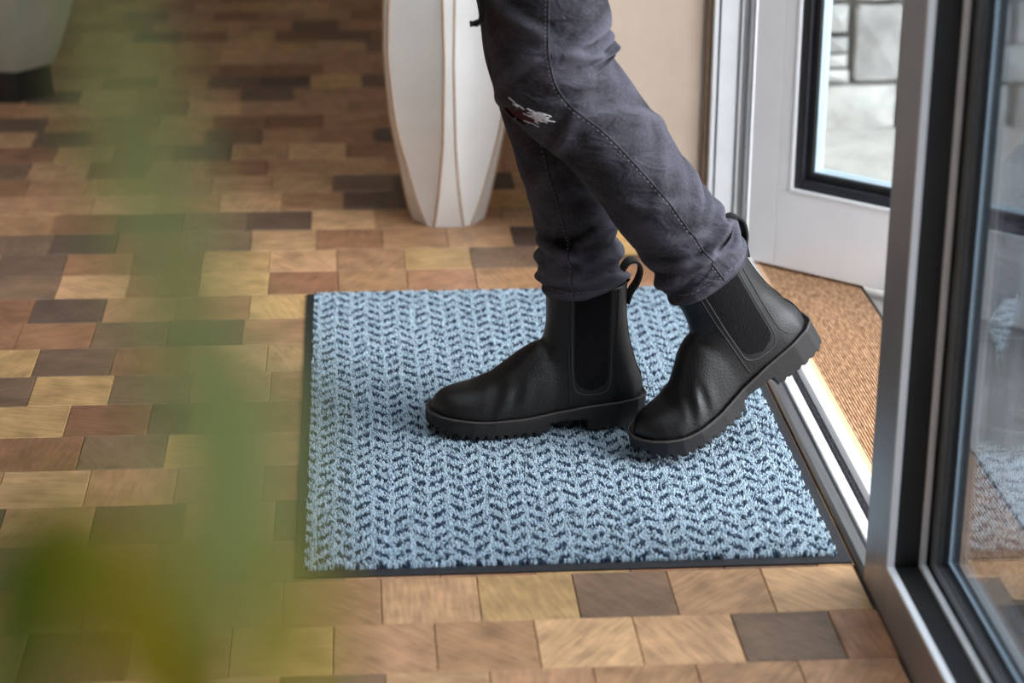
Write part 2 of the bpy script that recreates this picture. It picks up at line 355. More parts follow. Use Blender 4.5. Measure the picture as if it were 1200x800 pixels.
# ---- room shell
w = box('wall_back', (FLOOR_X0, 4.6, -.06), (.42, 4.75, 2.65), 'wallwhite'); tag(w, 'pale plaster wall at the far end of the room', 'wall', kind='structure')
w = box('wall_left', (FLOOR_X0-.15, -4.2, -.06), (FLOOR_X0, 4.75, 2.65), 'wallwhite'); tag(w, 'pale plaster wall across the room from the door', 'wall', kind='structure')
w = box('wall_front', (FLOOR_X0-.15, -4.35, -.06), (.80, -4.2, 2.65), 'wallwhite'); tag(w, 'pale plaster wall behind the viewer', 'wall', kind='structure')
w = box('wall_right', (.42, 1.131, -.06), (.632, 4.75, 2.65), 'plaster', ch=.004); tag(w, 'beige plaster wall end beside the white door frame', 'wall', kind='structure')
SKX0, SKX1, SKY0, SKY1 = -.50, .60, -1.2, 1.4          # opening for the added, unseen roof light
gV, gF = merge([box_geo((FLOOR_X0-.15, -4.35, 2.65), (SKX0, 4.75, 2.8)), box_geo((SKX1, -4.35, 2.65), (.80, 4.75, 2.8)),
                box_geo((SKX0, -4.35, 2.65), (SKX1, SKY0, 2.8)), box_geo((SKX0, SKY1, 2.65), (SKX1, 4.75, 2.8))])
w = obj('ceiling', gV, gF, 'ceiling'); tag(w, 'plain white ceiling round an added roof light', 'ceiling', kind='structure')
sk = empty('added_roof_light', ((SKX0+SKX1)/2, (SKY0+SKY1)/2, 2.80)); tag(sk, 'flat glazed roof light added above the entrance to brighten the room', 'roof light', kind='structure')  # added overhead glazing, put in to brighten the interior
for yy in np.linspace(SKY0, SKY1-.05, 4): box('glazing_bar', (SKX0, yy, 2.72), (SKX1, yy+.05, 2.80), 'pvc', sk)
for i in range(3):
    yy = np.linspace(SKY0, SKY1-.05, 4); box('glass_pane', (SKX0, yy[i]+.05, 2.76), (SKX1, yy[i+1], 2.766), 'glass', sk)
bb = box('baseboard_right', (.412, 1.119, 0), (.634, 1.131, .0455), 'pine', ch=.002); tag(bb, 'low pale pine baseboard along the beige wall end', 'baseboard', kind='structure')
# lintel over the door and the glazed front
w = box('wall_lintel', (.632, -4.2, 2.15), (.80, 4.75, 2.65), 'wallwhite'); tag(w, 'white lintel above the glazed front', 'wall', kind='structure')
w = box('wall_outer', (.632, 1.131, -.06), (.80, 4.75, 2.15), 'wallwhite'); tag(w, 'outer wall behind the door frame', 'wall', kind='structure')

# ---- door frame (left jamb) : upright profiles side by side
jr = empty('trim_1', (.67, 1.10, 0)); tag(jr, 'white upright door frame with black seal and grooves beside the beige wall', 'door frame', kind='structure')
JT = 2.15
for nm, x0, x1, ya, mt in [('edge_strip', .6335, .6415, 1.112, 'bronze'), ('white_edge', .6415, .6485, 1.096, 'pvc'), ('black_seal', .6485, .6525, 1.103, 'gasket'),
                           ('frame_face', .6525, .6800, 1.099, 'pvc'), ('groove', .6800, .6850, 1.106, 'alu'), ('rib', .6850, .6885, 1.098, 'pvc'),
                           ('groove', .6885, .7000, 1.110, 'alu'), ('rib', .7000, .7040, 1.100, 'pvc'), ('groove', .7040, .7110, 1.118, 'blackframe')]:
    box(nm, (x0, ya, 0), (x1, 1.135, JT), mt, jr, ch=.0008)
box('frame_body', (.700, 1.118, 0), (.80, 1.1305, JT), 'pvc', jr)

# ---- threshold
tr = empty('trim_2', (.68, .5, 0)); tag(tr, 'metal and white door sill with brush seal beside the blue mat', 'door sill', kind='structure')
YA, YB = -.0425, 1.098
prism('metal_ramp', [(.6435, -.01), (.6435, .004), (.6480, .0075), (.6600, .0075), (.6625, -.01)], 'y', YA, YB, 'steel', tr)
prism('white_strip', [(.6626, -.01), (.6626, .0105), (.6640, .012), (.6760, .012), (.6770, .011), (.6770, -.01)], 'y', YA, YB, 'pvc', tr)
prism('brush_seal', [(.6771, -.01), (.6771, .0065), (.6795, .0085), (.6815, .0050), (.6840, .0088), (.6862, .0052), (.6890, .0085), (.6905, .005), (.6905, -.01)], 'y', YA, YB, 'brush', tr)
prism('white_strip', [(.6906, -.01), (.6906, .002), (.6965, .010), (.7100, .012), (.7112, .011), (.7112, -.01)], 'y', YA, YB, 'pvc', tr)
sr = empty('trim_3', (.78, .5, 0)); tag(sr, 'tan ribbed wooden sill board outside the door sill', 'sill board', kind='structure')
prism('smooth_edge', [(.7113, -.03), (.7113, .0035), (.7230, .0045), (.7230, -.03)], 'y', -.043, 1.115, 'oak_edge', sr)
# ribbed board: fine lengthwise ribs
prof = [(.7231, -.03)]
for k in range(34):
    x = .7231+.0040*k; prof += [(x, .0022), (x+.0014, .0045), (x+.0028, .0045)]
prof += [(.8591, .0022), (.8591, -.03)]
prism('ribbed_board', prof, 'y', -.043, 1.115, 'oak', sr)
prism('dark_lip', [(.8592, -.06), (.8592, .001), (.8660, .001), (.8660, -.06)], 'y', -.043, 1.115, 'dark_edge', sr)

# ---- outside: paving and ledge-stone wall
pv = empty('patio', (2, 1, -.02)); tag(pv, 'pale stone paving outside the open door', 'paving', kind='structure')
box('ground_bed', (.62, -6, -.20), (8, 1.94, -.061), 'mortar', pv)
pm = mesh_of(*box_geo((-.2985, -.1985, -.05), (.2985, .1985, .0), .003), name='paving_slab'); pm.materials.append(MAT['paving'])
for i in range(8):
    for j in range(10):
        o = link_mesh('paving_slab', pm, None, pv); o.location = Vector((1.165+.6*i, 1.735-.4*j, -.012+random.uniform(-.001, .001)))-pv.location
SW_Y = 1.92
sw = empty('wall_stone', (2, SW_Y, 0)); tag(sw, 'pale grey ledge-stone wall outside the open door', 'wall', kind='structure')
box('mortar_bed', (.801, SW_Y+.012, -.06), (7.5, SW_Y+.30, 2.4), 'mortar', sw)
def stone(x0, x1, z0, z1, mi=None):
    n = 8; jit = lambda s: random.uniform(-s, s); s = min(x1-x0, z1-z0)*.035
    pts = []
    corners = [(x0, z0), (x1, z0), (x1, z1), (x0, z1)]
    for k in range(4):
        a = np.array(corners[k]); c = np.array(corners[(k+1) % 4])
        for t in (.05, .36, .64, .95): pts.append(a+(c-a)*t+np.array([jit(s), jit(s)])*.6)
    cx, cz = (x0+x1)/2, (z0+z1)/2; d = random.uniform(.008, .022); V = []
    for yy, sc in ((.014, 1.0), (-.3*d, 1.0), (-d, .945)):
        for p in pts: V.append((cx+(p[0]-cx)*sc if yy == -d else p[0], SW_Y+yy, cz+(p[1]-cz)*sc if yy == -d else p[1]))
    m_ = len(pts); Fc = []
    for L in (0, 1):
        for i in range(m_): j = (i+1) % m_; Fc.append([L*m_+i, L*m_+j, (L+1)*m_+j, (L+1)*m_+i])
    V.append((cx, SW_Y-d-.006, cz)); c = len(V)-1
    for i in range(m_): Fc.append([2*m_+i, 2*m_+(i+1) % m_, c])
    o = obj('ledge_stone', V, Fc, STONES[random.randrange(4) if mi is None else mi], sw); return o
def pxs(u0, v0, u1, v1, mi=None):
    a = on_y(u0, v1, SW_Y); c = on_y(u1, v0, SW_Y); stone(a[0]+.0005, c[0]-.0005, a[2]+.0005, c[2]-.0005, mi); return a[0], c[0], a[2], c[2]
for q in [(969, 4, 994, 37, 2), (968, 42, 993, 60, 1), (967, 62, 993, 78, 2), (961, 80, 993, 94, 2), (997, 4, 1058, 94, 1), (1060, 4, 1100, 94, 0), (961, 97, 1050, 151, 2), (1053, 97, 1110, 151, 0),
          (940, 4, 966, 60, 0), (935, 63, 958, 94, 1), (910, 97, 958, 151, 0), (1113, 97, 1180, 151, 2), (1102, 4, 1135, 50, 2), (1102, 52, 1150, 94, 0), (1138, 4, 1185, 50, 1), (1153, 52, 1215, 94, 2), (1188, 4, 1240, 50, 0), (1183, 97, 1250, 151, 1)]:
    pxs(*q)
zt = on_y(1000, 2, SW_Y)[2]; zb = on_y(1000, 151, SW_Y)[2]
xl = on_y(912, 60, SW_Y)[0]; xr = on_y(1252, 60, SW_Y)[0]
def fill(x0, x1, z0, z1):
    z = z0
    while z < z1-.02:
        h = min(random.uniform(.07, .15), z1-z); x = x0
        if z1-(z+h) < .04: h = z1-z
        while x < x1-.02:
            w_ = min(random.uniform(.10, .30), x1-x)
            if x1-(x+w_) < .05: w_ = x1-x
            if h > .12 and random.random() < .35:
                stone(x+.003, x+w_-.003, z+.003, z+h*.45-.003); stone(x+.003, x+w_-.003, z+h*.45+.003, z+h-.003)
            else: stone(x+.003, x+w_-.003, z+.003, z+h-.003)
            x += w_
        z += h
random.seed(21)
fill(.81, 3.6, zt+.003, 1.25); fill(xr, 3.6, max(zb, -.02), zt); fill(.81, xl, max(zb, -.02), zt)

# ---- white glazed door standing open outwards
a = math.radians(48); DD = np.array([math.sin(a), -math.cos(a), 0]); DN = np.array([-DD[1], DD[0], 0])*-1   # DN faces the room
if DN @ (CAM-np.array([.72, 1.05, 0])) < 0: DN = -DN
DO = np.array([.72, 1.05, 0])
dr = empty('door_1', tuple(DO)); tag(dr, 'white glazed door with black glazing frame standing open outside', 'door', kind='structure')
def dbox(name, s0, s1, z0, z1, n0, n1, mat, ch=.001, parent=dr):
    v, f = box_geo((s0, n0, z0), (s1, n1, z1), ch); V = [DO+DD*p[0]+DN*p[1]+np.array([0, 0, p[2]]) for p in v]
    o = obj(name, V, [q[::-1] for q in f], mat, parent)
    import bmesh
    bm = bmesh.new(); bm.from_mesh(o.data); bmesh.ops.recalc_face_normals(bm, faces=bm.faces); bm.to_mesh(o.data); bm.free(); return o
DW, DH = .90, 2.06
dbox('stile', -.022, .0275, .009, DH, -.045, 0, 'doorpaint'); 
dbox('bottom_rail', .0283, DW-.0483, .009, .1365, -.045, 0, 'doorpaint')
dbox('inner_stile', .0283, .0500, .1368, DH-.13, -.045, 0, 'doorpaint', .0005); dbox('inner_stile', DW-.07, DW-.0483, .1368, DH-.13, -.045, 0, 'doorpaint', .0005)
dbox('top_rail', .0283, DW-.0483, DH-.1295, DH, -.045, 0, 'doorpaint'); dbox('stile', DW-.0475, DW, .009, DH, -.045, 0, 'doorpaint')
# pale moulding lip, then the black glazing frame stepping back to the pane
S0, S1, Z0, Z1 = .0500, DW-.0700, .1368, DH-.13
def ring(nm, t, w_, n0, n1, mat):
    dbox(nm, S0+t, S0+t+w_, Z0+t, Z1-t, n0, n1, mat); dbox(nm, S1-t-w_, S1-t, Z0+t, Z1-t, n0, n1, mat)
    dbox(nm, S0+t+w_, S1-t-w_, Z0+t, Z0+t+w_, n0, n1, mat); dbox(nm, S0+t+w_, S1-t-w_, Z1-t-w_, Z1-t, n0, n1, mat)
ring('white_lip', 0, .005, -.04, .003, 'pvc'); ring('black_glazing_frame', .0052, .015, -.044, -.003, 'blackframe'); ring('black_glazing_bead', .0204, .010, -.044, -.014, 'gasket')
ring('pale_gasket', .0306, .0025, -.044, -.019, 'spacer')
dbox('glass_pane', S0+.0332, S1-.0332, Z0+.0332, Z1-.0332, -.032, -.028, 'glass', 0)

# ---- glazed side panels in the plane of the door
def glazed_panel(name, ya, yb, label):
    r = empty(name, (.67, (ya+yb)/2, 0)); tag(r, label, 'glazed panel', kind='structure')
    T = 2.15; SW, RH = .0995, .0675          # stile and rail widths; ya is the far end, yb the near end
    X0, X1 = .643, .722
    def frame(nm, x0, x1, s, rh, e, mat, ch=.0008):
        """four members, inner edge at s / rh, thickness e outwards"""
        box(nm, (x0, ya-s, rh-e), (x1, ya-s+e, T-rh+e), mat, r, ch); box(nm, (x0, yb+s-e, rh-e), (x1, yb+s, T-rh+e), mat, r, ch)
        box(nm, (x0, yb+s, rh-e), (x1, ya-s, rh), mat, r, ch); box(nm, (x0, yb+s, T-rh), (x1, ya-s, T-rh+e), mat, r, ch)
    # main aluminium members
    box('stile', (X0, ya-SW+.004, 0), (X1, ya, T), 'alu', r, .0012); box('stile', (X0, yb, 0), (X1, yb+SW-.004, T), 'alu', r, .0012)
    box('bottom_rail', (X0, yb+SW-.004, 0), (X1, ya-SW+.004, RH-.004), 'alu', r, .0012); box('top_rail', (X0, yb+SW-.004, T-RH+.004), (X1, ya-SW+.004, T), 'alu', r, .0012)
    frame('white_bead', X0-.0012, X0+.0070, SW, RH, .004, 'pvc')
    frame('black_gasket', X0+.0071, X0+.0340, SW-.001, RH-.001, .003, 'gasket', .0004)
    frame('silver_bead', X0+.0341, X0+.0410, SW+.003, RH+.003, .007, 'silver')
    frame('dark_rebate', X0+.0411, X1, SW-.001, RH-.001, .003, 'gasket', .0004)
    for nm, x0 in (('glass_pane', .6862), ('glass_pane', .7045)):
        box(nm, (x0, yb+SW+.0001, RH+.0001), (x0+.003, ya-SW-.0001, T-RH-.0001), 'solar', r)
    frame('spacer_bar', .6895, .7040, SW+.024, RH+.014, .0235, 'gasket', 0)
    frame('spacer_edge', .7015, .7044, SW+.0268, RH+.0168, .0027, 'spacer', 0)
    return r
glazed_panel('window_1', -.0435, -1.10, 'aluminium framed glazed panel with black gasket beside the door opening')
glazed_panel('window_2', -1.1005, -2.15, 'second aluminium framed glazed panel along the window front')
glazed_panel('window_3', -2.1505, -3.20, 'last aluminium framed glazed panel along the window front')
w = box('wall_pier', (.643, -4.2, -.06), (.80, -3.2005, 2.15), 'wallwhite'); tag(w, 'white wall pier at the end of the glazed front', 'wall', kind='structure')
w = box('trim_4', (.6431, -4.2, -.06), (.7995, -.0430, -.0005), 'steel'); tag(w, 'grey sill under the glazed panels', 'sill', kind='structure')

# ================================================================== THE DOOR MAT
MW, MD = .64, .955
mt = empty('door_mat', (MW/2, MD/2, 0)); tag(mt, 'light blue door mat with navy herringbone flecks and black rubber edge', 'door mat')
box('rubber_border', (0, 0, 0), (MW, MD, .0028), 'rubber', mt, .0012)
def make_pile():
    s = .0026; bx = .0135
    gx = np.arange(bx, MW-bx, s); gy = np.arange(.0165, MD-.006, s*.95)
    X, Y = np.meshgrid(gx, gy); X = X.ravel()+rng.uniform(-.0011, .0011, X.size); Y = Y.ravel()+rng.uniform(-.0011, .0011, Y.size)
    n = len(X); cw, py = .0229, .0300
    xx = X+.0015*np.sin(Y*9+1)+rng.normal(0, .0008, n); c = np.floor(xx/cw).astype(int); u = xx/cw-c; sg = np.where(c % 2 == 0, 1., -1.)
    off = rng.random(60)[c % 60]
    ph = (Y/py+sg*(u-.5)*.80+off+rng.normal(0, .025, n)) % 1.0
    brk = np.abs(u-.52) < .05
    dark = (u > .14) & (u < .86) & (ph < .40) & ~(brk & (rng.random(n) < .6))
    dark ^= (rng.random(n) < .035)
    L = np.array([lin(170), lin(189), lin(202)]); Dk = np.array([lin(34), lin(56), lin(78)]); Md = np.array([lin(134), lin(157), lin(174)])
    k = rng.random(n)[:, None]; light = np.where(k < .22, Md, L)*rng.uniform(.82, 1.12, (n, 1))
    colr = np.where(dark[:, None], Dk*rng.uniform(.7, 1.3, (n, 1)), light)
    hgt = np.where(dark, .0085, .0085)+rng.uniform(-.0012, .0012, n)
    r = s*.62; V = np.zeros((n, 9, 3)); lean = rng.normal(0, .0011, (n, 2)); rot = rng.uniform(0, math.pi, n)
    for q in range(4):
        th = rot+q*math.pi/2; cs_, sn = np.cos(th), np.sin(th)
        V[:, q] = np.stack([X+cs_*r, Y+sn*r, np.full(n, .0022)], 1)
        V[:, 4+q] = np.stack([X+cs_*r*.85+lean[:, 0]*.6, Y+sn*r*.85+lean[:, 1]*.6, hgt*.72], 1)
    V[:, 8] = np.stack([X+lean[:, 0], Y+lean[:, 1], hgt], 1)
    base = [(0, 1, 5, 4), (1, 2, 6, 5), (2, 3, 7, 6), (3, 0, 4, 7), (4, 5, 8), (5, 6, 8), (6, 7, 8), (7, 4, 8)]
    me = bpy.data.meshes.new('pile'); me.vertices.add(n*9); me.vertices.foreach_set('co', V.astype(np.float32).ravel())
    loops = np.array([i for q in base for i in q]); nl = len(loops); tot = np.array([len(q) for q in base])
    Lp = (loops[None, :]+9*np.arange(n)[:, None]).ravel(); st = np.concatenate([[0], np.cumsum(tot)[:-1]])
    me.loops.add(n*nl); me.loops.foreach_set('vertex_index', Lp.astype(np.int32))
    me.polygons.add(n*len(base)); me.polygons.foreach_set('loop_start', (st[None, :]+nl*np.arange(n)[:, None]).ravel().astype(np.int32))
    me.update(calc_edges=True); me.validate()
    ca = me.color_attributes.new('yarn', 'FLOAT_COLOR', 'POINT')
    c4 = np.ones((n, 9, 4), np.float32); c4[:, :, :3] = colr[:, None, :]; ca.data.foreach_set('color', c4.ravel())
    return me
po = link_mesh('pile', make_pile(), 'pile', mt); tag(po, kind='stuff')

# ================================================================== THE PERSON
person = empty('person', (.42, .41, 0)); tag(person, 'person in dark grey jeans and black ankle boots stepping onto the blue mat', 'person')

# ---- boot in its own frame: x from heel back (0) to toe (.28), z up
XS = [-.001, .004, .015, .040, .080, .120, .160, .200, .228, .250, .266, .275, .279]
WS = [.0015, .016, .0265, .0330, .0340, .0350, .0420, .0465, .0450, .0385, .0280, .0150, .0015]
fw = lambda x: np.interp(x, XS, WS)
hx = [.00, .035, .10, .125, .140, .1625, .1875, .2050, .2216, .2440, .2600, .2700, .2770, .280]
hz = [.060, .082, .108, .1200, .1150, .1000, .0790, .0670, .0600, .0555, .0525, .0470, .0380, .032]
fh = lambda x: np.interp(x, hx, hz)
zweltx = [-.01, .0, .08, .108, .16, .22, .29]; zweltz = [.0385, .0380, .0335, .0300, .0245, .0235, .0285]
fwelt = lambda x: np.interp(x, zweltx, zweltz)
bz = [.02, .03, .045, .056, .087, .117, .148, .19, .21]; bxk = [.007, .004, .0030, .0040, .0105, .0195, .0235, .0240, .0240]
fz = [.02, .06, .09, .110, .125, .19, .21]; fxk = [.115, .122, .128, .128, .1265, .1285, .129]
yz = [.02, .06, .09, .12, .15, .19, .21]; ywk = [.0325, .0340, .0345, .0365, .0400, .0430, .043]
YC = lambda x, side: side*.007*ss(x, .12, .27)
def sm_interp(xk, yk):
    xs_ = np.linspace(xk[0], xk[-1], 200); ys_ = np.interp(xs_, xk, yk); k_ = np.hanning(21); k_ /= k_.sum()
    pad = np.concatenate([2*ys_[0]-ys_[10:0:-1], ys_, 2*ys_[-1]-ys_[-2:-12:-1]]); ys2 = np.convolve(pad, k_, 'valid')
    return xs_, ys2
bz, bxk = sm_interp(bz, bxk); fz, fxk = sm_interp(fz, fxk); yz, ywk = sm_interp(yz, ywk); hx, hz = sm_interp(hx, hz)
def smin(a_, b_, k):
    h_ = np.clip(.5+.5*(b_-a_)/k, 0, 1); return b_*(1-h_)+a_*h_-k*h_*(1-h_)
def upper_fn(side):
    def fn(X, Y, Z):
        w_ = fw(X); H = fh(X); zb_ = fwelt(X)-.004; y = np.abs(Y-YC(X, side)); zz = np.clip(Z-zb_, 0, None)/np.maximum(H-zb_, .004)
        f1 = (((y/w_)**2.6+zz**2.3)**(1/2.45)-1)*np.minimum(w_, .03)
        f1 = np.maximum(f1, np.maximum(np.interp(Z, bz, bxk)-X, X-.2795))
        ba = np.interp(Z, bz, bxk); fr = np.interp(Z, fz, fxk); hw = np.interp(Z, yz, ywk)
        cx = (ba+fr)/2; ha = (fr-ba)/2
        f2 = ((np.abs((X-cx)/ha)**2.3+(np.abs(Y)/hw)**2.3)**(1/2.3)-1)*.035
        f = smin(f1, f2, .011)
        # soft leather creases across the instep and behind the ball
        f = f+.0016*np.exp(-((X-.135-(Z-.122)*.3)/.006)**2)*np.exp(-((Z-.120)/.02)**2)
        f = f+.0012*np.sin((X*.9+Z*.35)*260)*np.exp(-((X-.185)/.03)**2)*np.exp(-((Z-.052)/.02)**2)
        f = np.maximum(f, fwelt(X)-.003-Z); top = .1965
        inner = ((np.abs((X-cx)/(ha-.004))**2.3+(np.abs(Y)/(hw-.004))**2.3)**(1/2.3)-1)*.035
        f = np.maximum(f, -np.maximum(inner, .150-Z))
        return np.maximum(f, Z-top)
    return fn
def sole_fn(side):
    def fn(X, Y, Z):
        sx = (X-.139)*(.279/.290)+.139
        w_ = fw(np.clip(sx, -.001, .279))+.0050; y = np.abs(Y-YC(X, side))
        e = np.maximum(np.maximum(-.0055-X, X-.2855), y-w_)
        top = fwelt(X); spring = .010*ss(X, .235, .29)
        under = spring+.016*(ss(X, .0795, .0805)-ss(X, .118, .140))
        f = np.maximum(e, np.maximum(Z-top, under-Z))
        band = (X > .12) | (X < .079)
        ph = (X/.0125) % 1.0; notch = (ph < .34) & band; nd = np.where(X < .079, .0030, .0050)
        f = np.maximum(f, -np.where(notch, np.maximum(w_-.013-y, Z-(under+nd)), 1.0))
        tip = np.where((np.abs(((np.abs(Y)/.014) % 1.0)-.5) < .17), np.maximum(.272-X, Z-(under+.006)), 1.0)
        return np.maximum(f, -tip)
    return fn
def bend(P, x0, x1, ang):
    """roll the boot forward on its ball: everything behind x1 lifts round the sole"""
    P = np.array(P, float); k = ang/(x1-x0); s = P[:, 0]
    d = np.clip(x1-s, 0, x1-x0); phi = k*d
    bx_ = x1-np.sin(phi)/k; bz_ = (1-np.cos(phi))/k
    ex = np.clip(x0-s, 0, None); bx_ = bx_-ex*np.cos(ang); bz_ = bz_+ex*np.sin(ang)
    bx_ = np.where(s > x1, s, bx_)
    return np.stack([bx_+P[:, 2]*np.sin(phi), P[:, 1], bz_+P[:, 2]*np.cos(phi)], 1)
CACHE = {}
def boot(side, xf, label):
    up_V, up_F = surface_nets(upper_fn(side), (-.012, -.062, .012), (.292, .062, .204), .0026)
    up_V = relax(up_V, up_F, 4)
    so_V, so_F = surface_nets(sole_fn(side), (-.012, -.062, -.004), (.294, .062, .046), .0019)
    so_V = relax(so_V, so_F, 1, .35)
    tree = BVHTree.FromPolygons([tuple(v) for v in up_V], [tuple(map(int, f)) for f in up_F])
    def hit(x, z, sg, off):
        h = tree.ray_cast(Vector((x, sg*.2, z)), Vector((0, -sg, 0)))
        if h[0] is None: return np.array([x, sg*.04, z])
        n_ = h[1]; n_ = n_ if n_.dot(Vector((0, sg, 0))) > 0 else -n_
        return np.array(h[0])+np.array(n_)*off
    o = link_mesh('boot', mesh_of(xf(up_V), up_F, True, 'boot'), 'leather', person); tag(o, label)
    so = link_mesh('sole', mesh_of(xf(so_V), so_F, True, 'sole'), 'sole', o)
    so.data.polygons.foreach_set('use_smooth', [False]*len(so.data.polygons))
    # welt: rounded band round the foot where upper meets sole
    xs = np.concatenate([np.linspace(-.004, .03, 14), np.linspace(.035, .25, 40), np.linspace(.253, .2835, 18)])
    def edge(x, sg): sx = (x-.139)*(.279/.290)+.139; return YC(x, side)+sg*(fw(np.clip(sx, -.001, .279))+.0044)
    path = [(x, edge(x, 1), fwelt(x)+.0002) for x in xs]+[(x, edge(x, -1), fwelt(x)+.0002) for x in xs[::-1]]
    v, f = tube_geo(path, .0017, 6, True); obj('welt', xf(np.array(v)), f, 'welt', o, True)
    for sg in (1, -1):
        # elastic gore
        z0, z1, xa, xb = .056, .1955, .0525, .0955; nu, nv = 10, 22; V = []; Fc = []
        for j in range(nv+1):
            z = z0+(z1-z0)*j/nv; rr = .019; dz = max(0, z0+rr-z); ins = rr-math.sqrt(max(rr*rr-dz*dz, 0)); sh = .004*(z-z0)/(z1-z0)
            for i in range(nu+1):
                x = (xa+ins)+(xb-xa-2*ins)*i/nu; V.append(hit(x+sh*(i/nu), z, sg, .0009))
        for j in range(nv):
            for i in range(nu):
                q = [j*(nu+1)+i, j*(nu+1)+i+1, (j+1)*(nu+1)+i+1, (j+1)*(nu+1)+i]; Fc.append(q if sg < 0 else q[::-1])
        obj('elastic_gore', xf(np.array(V)), Fc, 'elastic', o, True)
        # seams
        def seam(nm, pts, r, mat, off):
            pth = spline(pts, 60); v, f = tube_geo([hit(p[0], p[1], sg, off) for p in pth], r, 5); obj(nm, xf(np.array(v)), f, mat, o, True)
        seam('stitching', [(.0490, .195), (.0490, .14), (.0485, .08), (.051, .060), (.059, .0515), (.073, .0495), (.088, .0515), (.0970, .060), (.0992, .08), (.1010, .14), (.1025, .195)], .0006, 'stitch', .0003)
        seam('stitching', [(.0415, .195), (.0415, .14), (.0415, .09), (.040, .066), (.033, .050)], .0006, 'piping', .0003)
        seam('seam', [(.1075, .195), (.1070, .14), (.1050, .10), (.1035, .055), (.1020, .040)], .0010, 'piping', .0003)
        seam('seam', [(.107, .1135), (.116, .1150), (.124, .1190)], .0010, 'piping', .0002)
    # back strip
    zz = np.linspace(.046, .195, 30); V = []
    for z in zz:
        for yy in (-.007, -.0035, 0, .0035, .007):
            h = tree.ray_cast(Vector((-.1, yy, z)), Vector((1, 0, 0))); x = h[0][0] if h[0] is not None else .02
            V.append((x-.0012, yy, z))
    Fc = [[i*5+k, (i+1)*5+k, (i+1)*5+k+1, i*5+k+1] for i in range(len(zz)-1) for k in range(4)]
    obj('back_strip', xf(np.array(V)), [q[::-1] for q in Fc], 'piping', o, True)
    # pull tab loop
    pth = spline([(.0340, .168), (.0325, .190), (.0290, .206), (.0205, .2180), (.0095, .2170), (.0045, .2060), (.0085, .190), (.0170, .176), (.0215, .162)], 36)
    V = []; hw = .011; th = .0013
    for i, p in enumerate(pth):
        t = pth[min(i+1, 35)]-pth[max(i-1, 0)]; t /= np.linalg.norm(t); n_ = np.array([-t[1], t[0]])
        for yy, s_ in ((-hw, -1), (hw, -1), (hw, 1), (-hw, 1)): V.append((p[0]+n_[0]*th*s_, yy, p[1]+n_[1]*th*s_))
    Fc = [[i*4+k, i*4+(k+1) % 4, (i+1)*4+(k+1) % 4, (i+1)*4+k] for i in range(35) for k in range(4)]+[[3, 2, 1, 0], [140, 141, 142, 143]]
    obj('pull_tab', xf(np.array(V)), Fc, 'tab', o)
    return o
def placer(origin, yaw, pre=None):
    c, s = math.cos(yaw), math.sin(yaw)
    def xf(P):
        P = np.asarray(P, float)
        if pre: P = pre(P)
        return np.stack([origin[0]-P[:, 0]*c+P[:, 1]*s, origin[1]-P[:, 0]*s-P[:, 1]*c, origin[2]+P[:, 2]], 1)
    return xf
xfA = placer((.4480, .428, .0098), math.radians(6.5))
bootA = boot(-1, xfA, 'black leather ankle boot planted flat on the mat')
BX0, BX1, BANG, BPIT = .160, .255, math.radians(22), math.radians(10)
def roll_b(P):
    P = bend(P, BX0, BX1, BANG); px, pz = .270, .004; c, s_ = math.cos(BPIT), math.sin(BPIT); x, z = P[:, 0]-px, P[:, 2]-pz
    return np.stack([px+x*c+z*s_, P[:, 1], pz-x*s_+z*c], 1)
xfB0 = placer((0, 0, 0), math.radians(16.0), roll_b)
toe = xfB0(np.array([[.285, 0, 0]]))[0]
TOE = np.array([.4215, .306, .0102])
xfB = placer(tuple(TOE-toe), math.radians(16.0), roll_b)
bootB = boot(1, xfB, 'black leather ankle boot with heel raised and toe on the mat')

# ---- jeans
def leg_rings(spec, M, NS, folds, hole=None, noise_seed=0):
    """spec rows: (u, v, Y, diameter in pixels across, depth ratio)"""
    rows = []
    for u, v, Y, dpx, dr_ in spec:
        P = on_y(u, v, Y); rows.append(list(P)+[dpx/px_per_m(P)/2, dr_])
    S = spline(rows, M); C = S[:, :3]; L = np.concatenate([[0], np.cumsum(np.linalg.norm(np.diff(C, axis=0), axis=1))])
    r = np.random.default_rng(noise_seed); TH = np.arange(NS)/NS*2*math.pi
    ph = r.uniform(0, 6.28, 12)
    V = np.zeros((M, NS, 3)); W = np.zeros((M, NS)); DISP = np.zeros((M, NS))
    for i in range(M):
        T = C[min(i+1, M-1)]-C[max(i-1, 0)]; T /= np.linalg.norm(T)
        a1 = np.cross(T, [0, 1, 0]); a1 /= np.linalg.norm(a1); a1 = a1 if a1[0] > 0 else -a1
        a2 = np.cross(a1, T); a2 /= np.linalg.norm(a2); a2 = a2 if a2[1] < 0 else -a2
        d = np.zeros(NS)
        for (l0, th0, slope, wid, span, amp) in folds:
            amp = amp*1.75
            dth = (TH-th0+math.pi) % (2*math.pi)-math.pi
            q = (L[i]-(l0+slope*dth))/wid
            d += amp*(np.exp(-q*q)-.55*np.exp(-((q+1.5)**2)))*np.exp(-(dth/span)**2)
        d += .0011*np.sin(L[i]*38+2*np.sin(TH*2+ph[0])+ph[1])*np.cos(TH*3+ph[2]+L[i]*9)+.0007*np.sin(L[i]*85+3*np.cos(TH*2+ph[3]))
        rad = S[i, 3]
        off = (rad+d)
        V[i] = C[i]+np.cos(TH)[:, None]*off[:, None]*a1+np.sin(TH)[:, None]*(off*S[i, 4])[:, None]*a2
        DISP[i] = d
    return V, L, TH, DISP
def tube_faces(M, NS, base=0):
    return [[base+i*NS+k, base+i*NS+(k+1) % NS, base+(i+1)*NS+(k+1) % NS, base+(i+1)*NS+k] for i in range(M-1) for k in range(NS)]
PI = math.pi
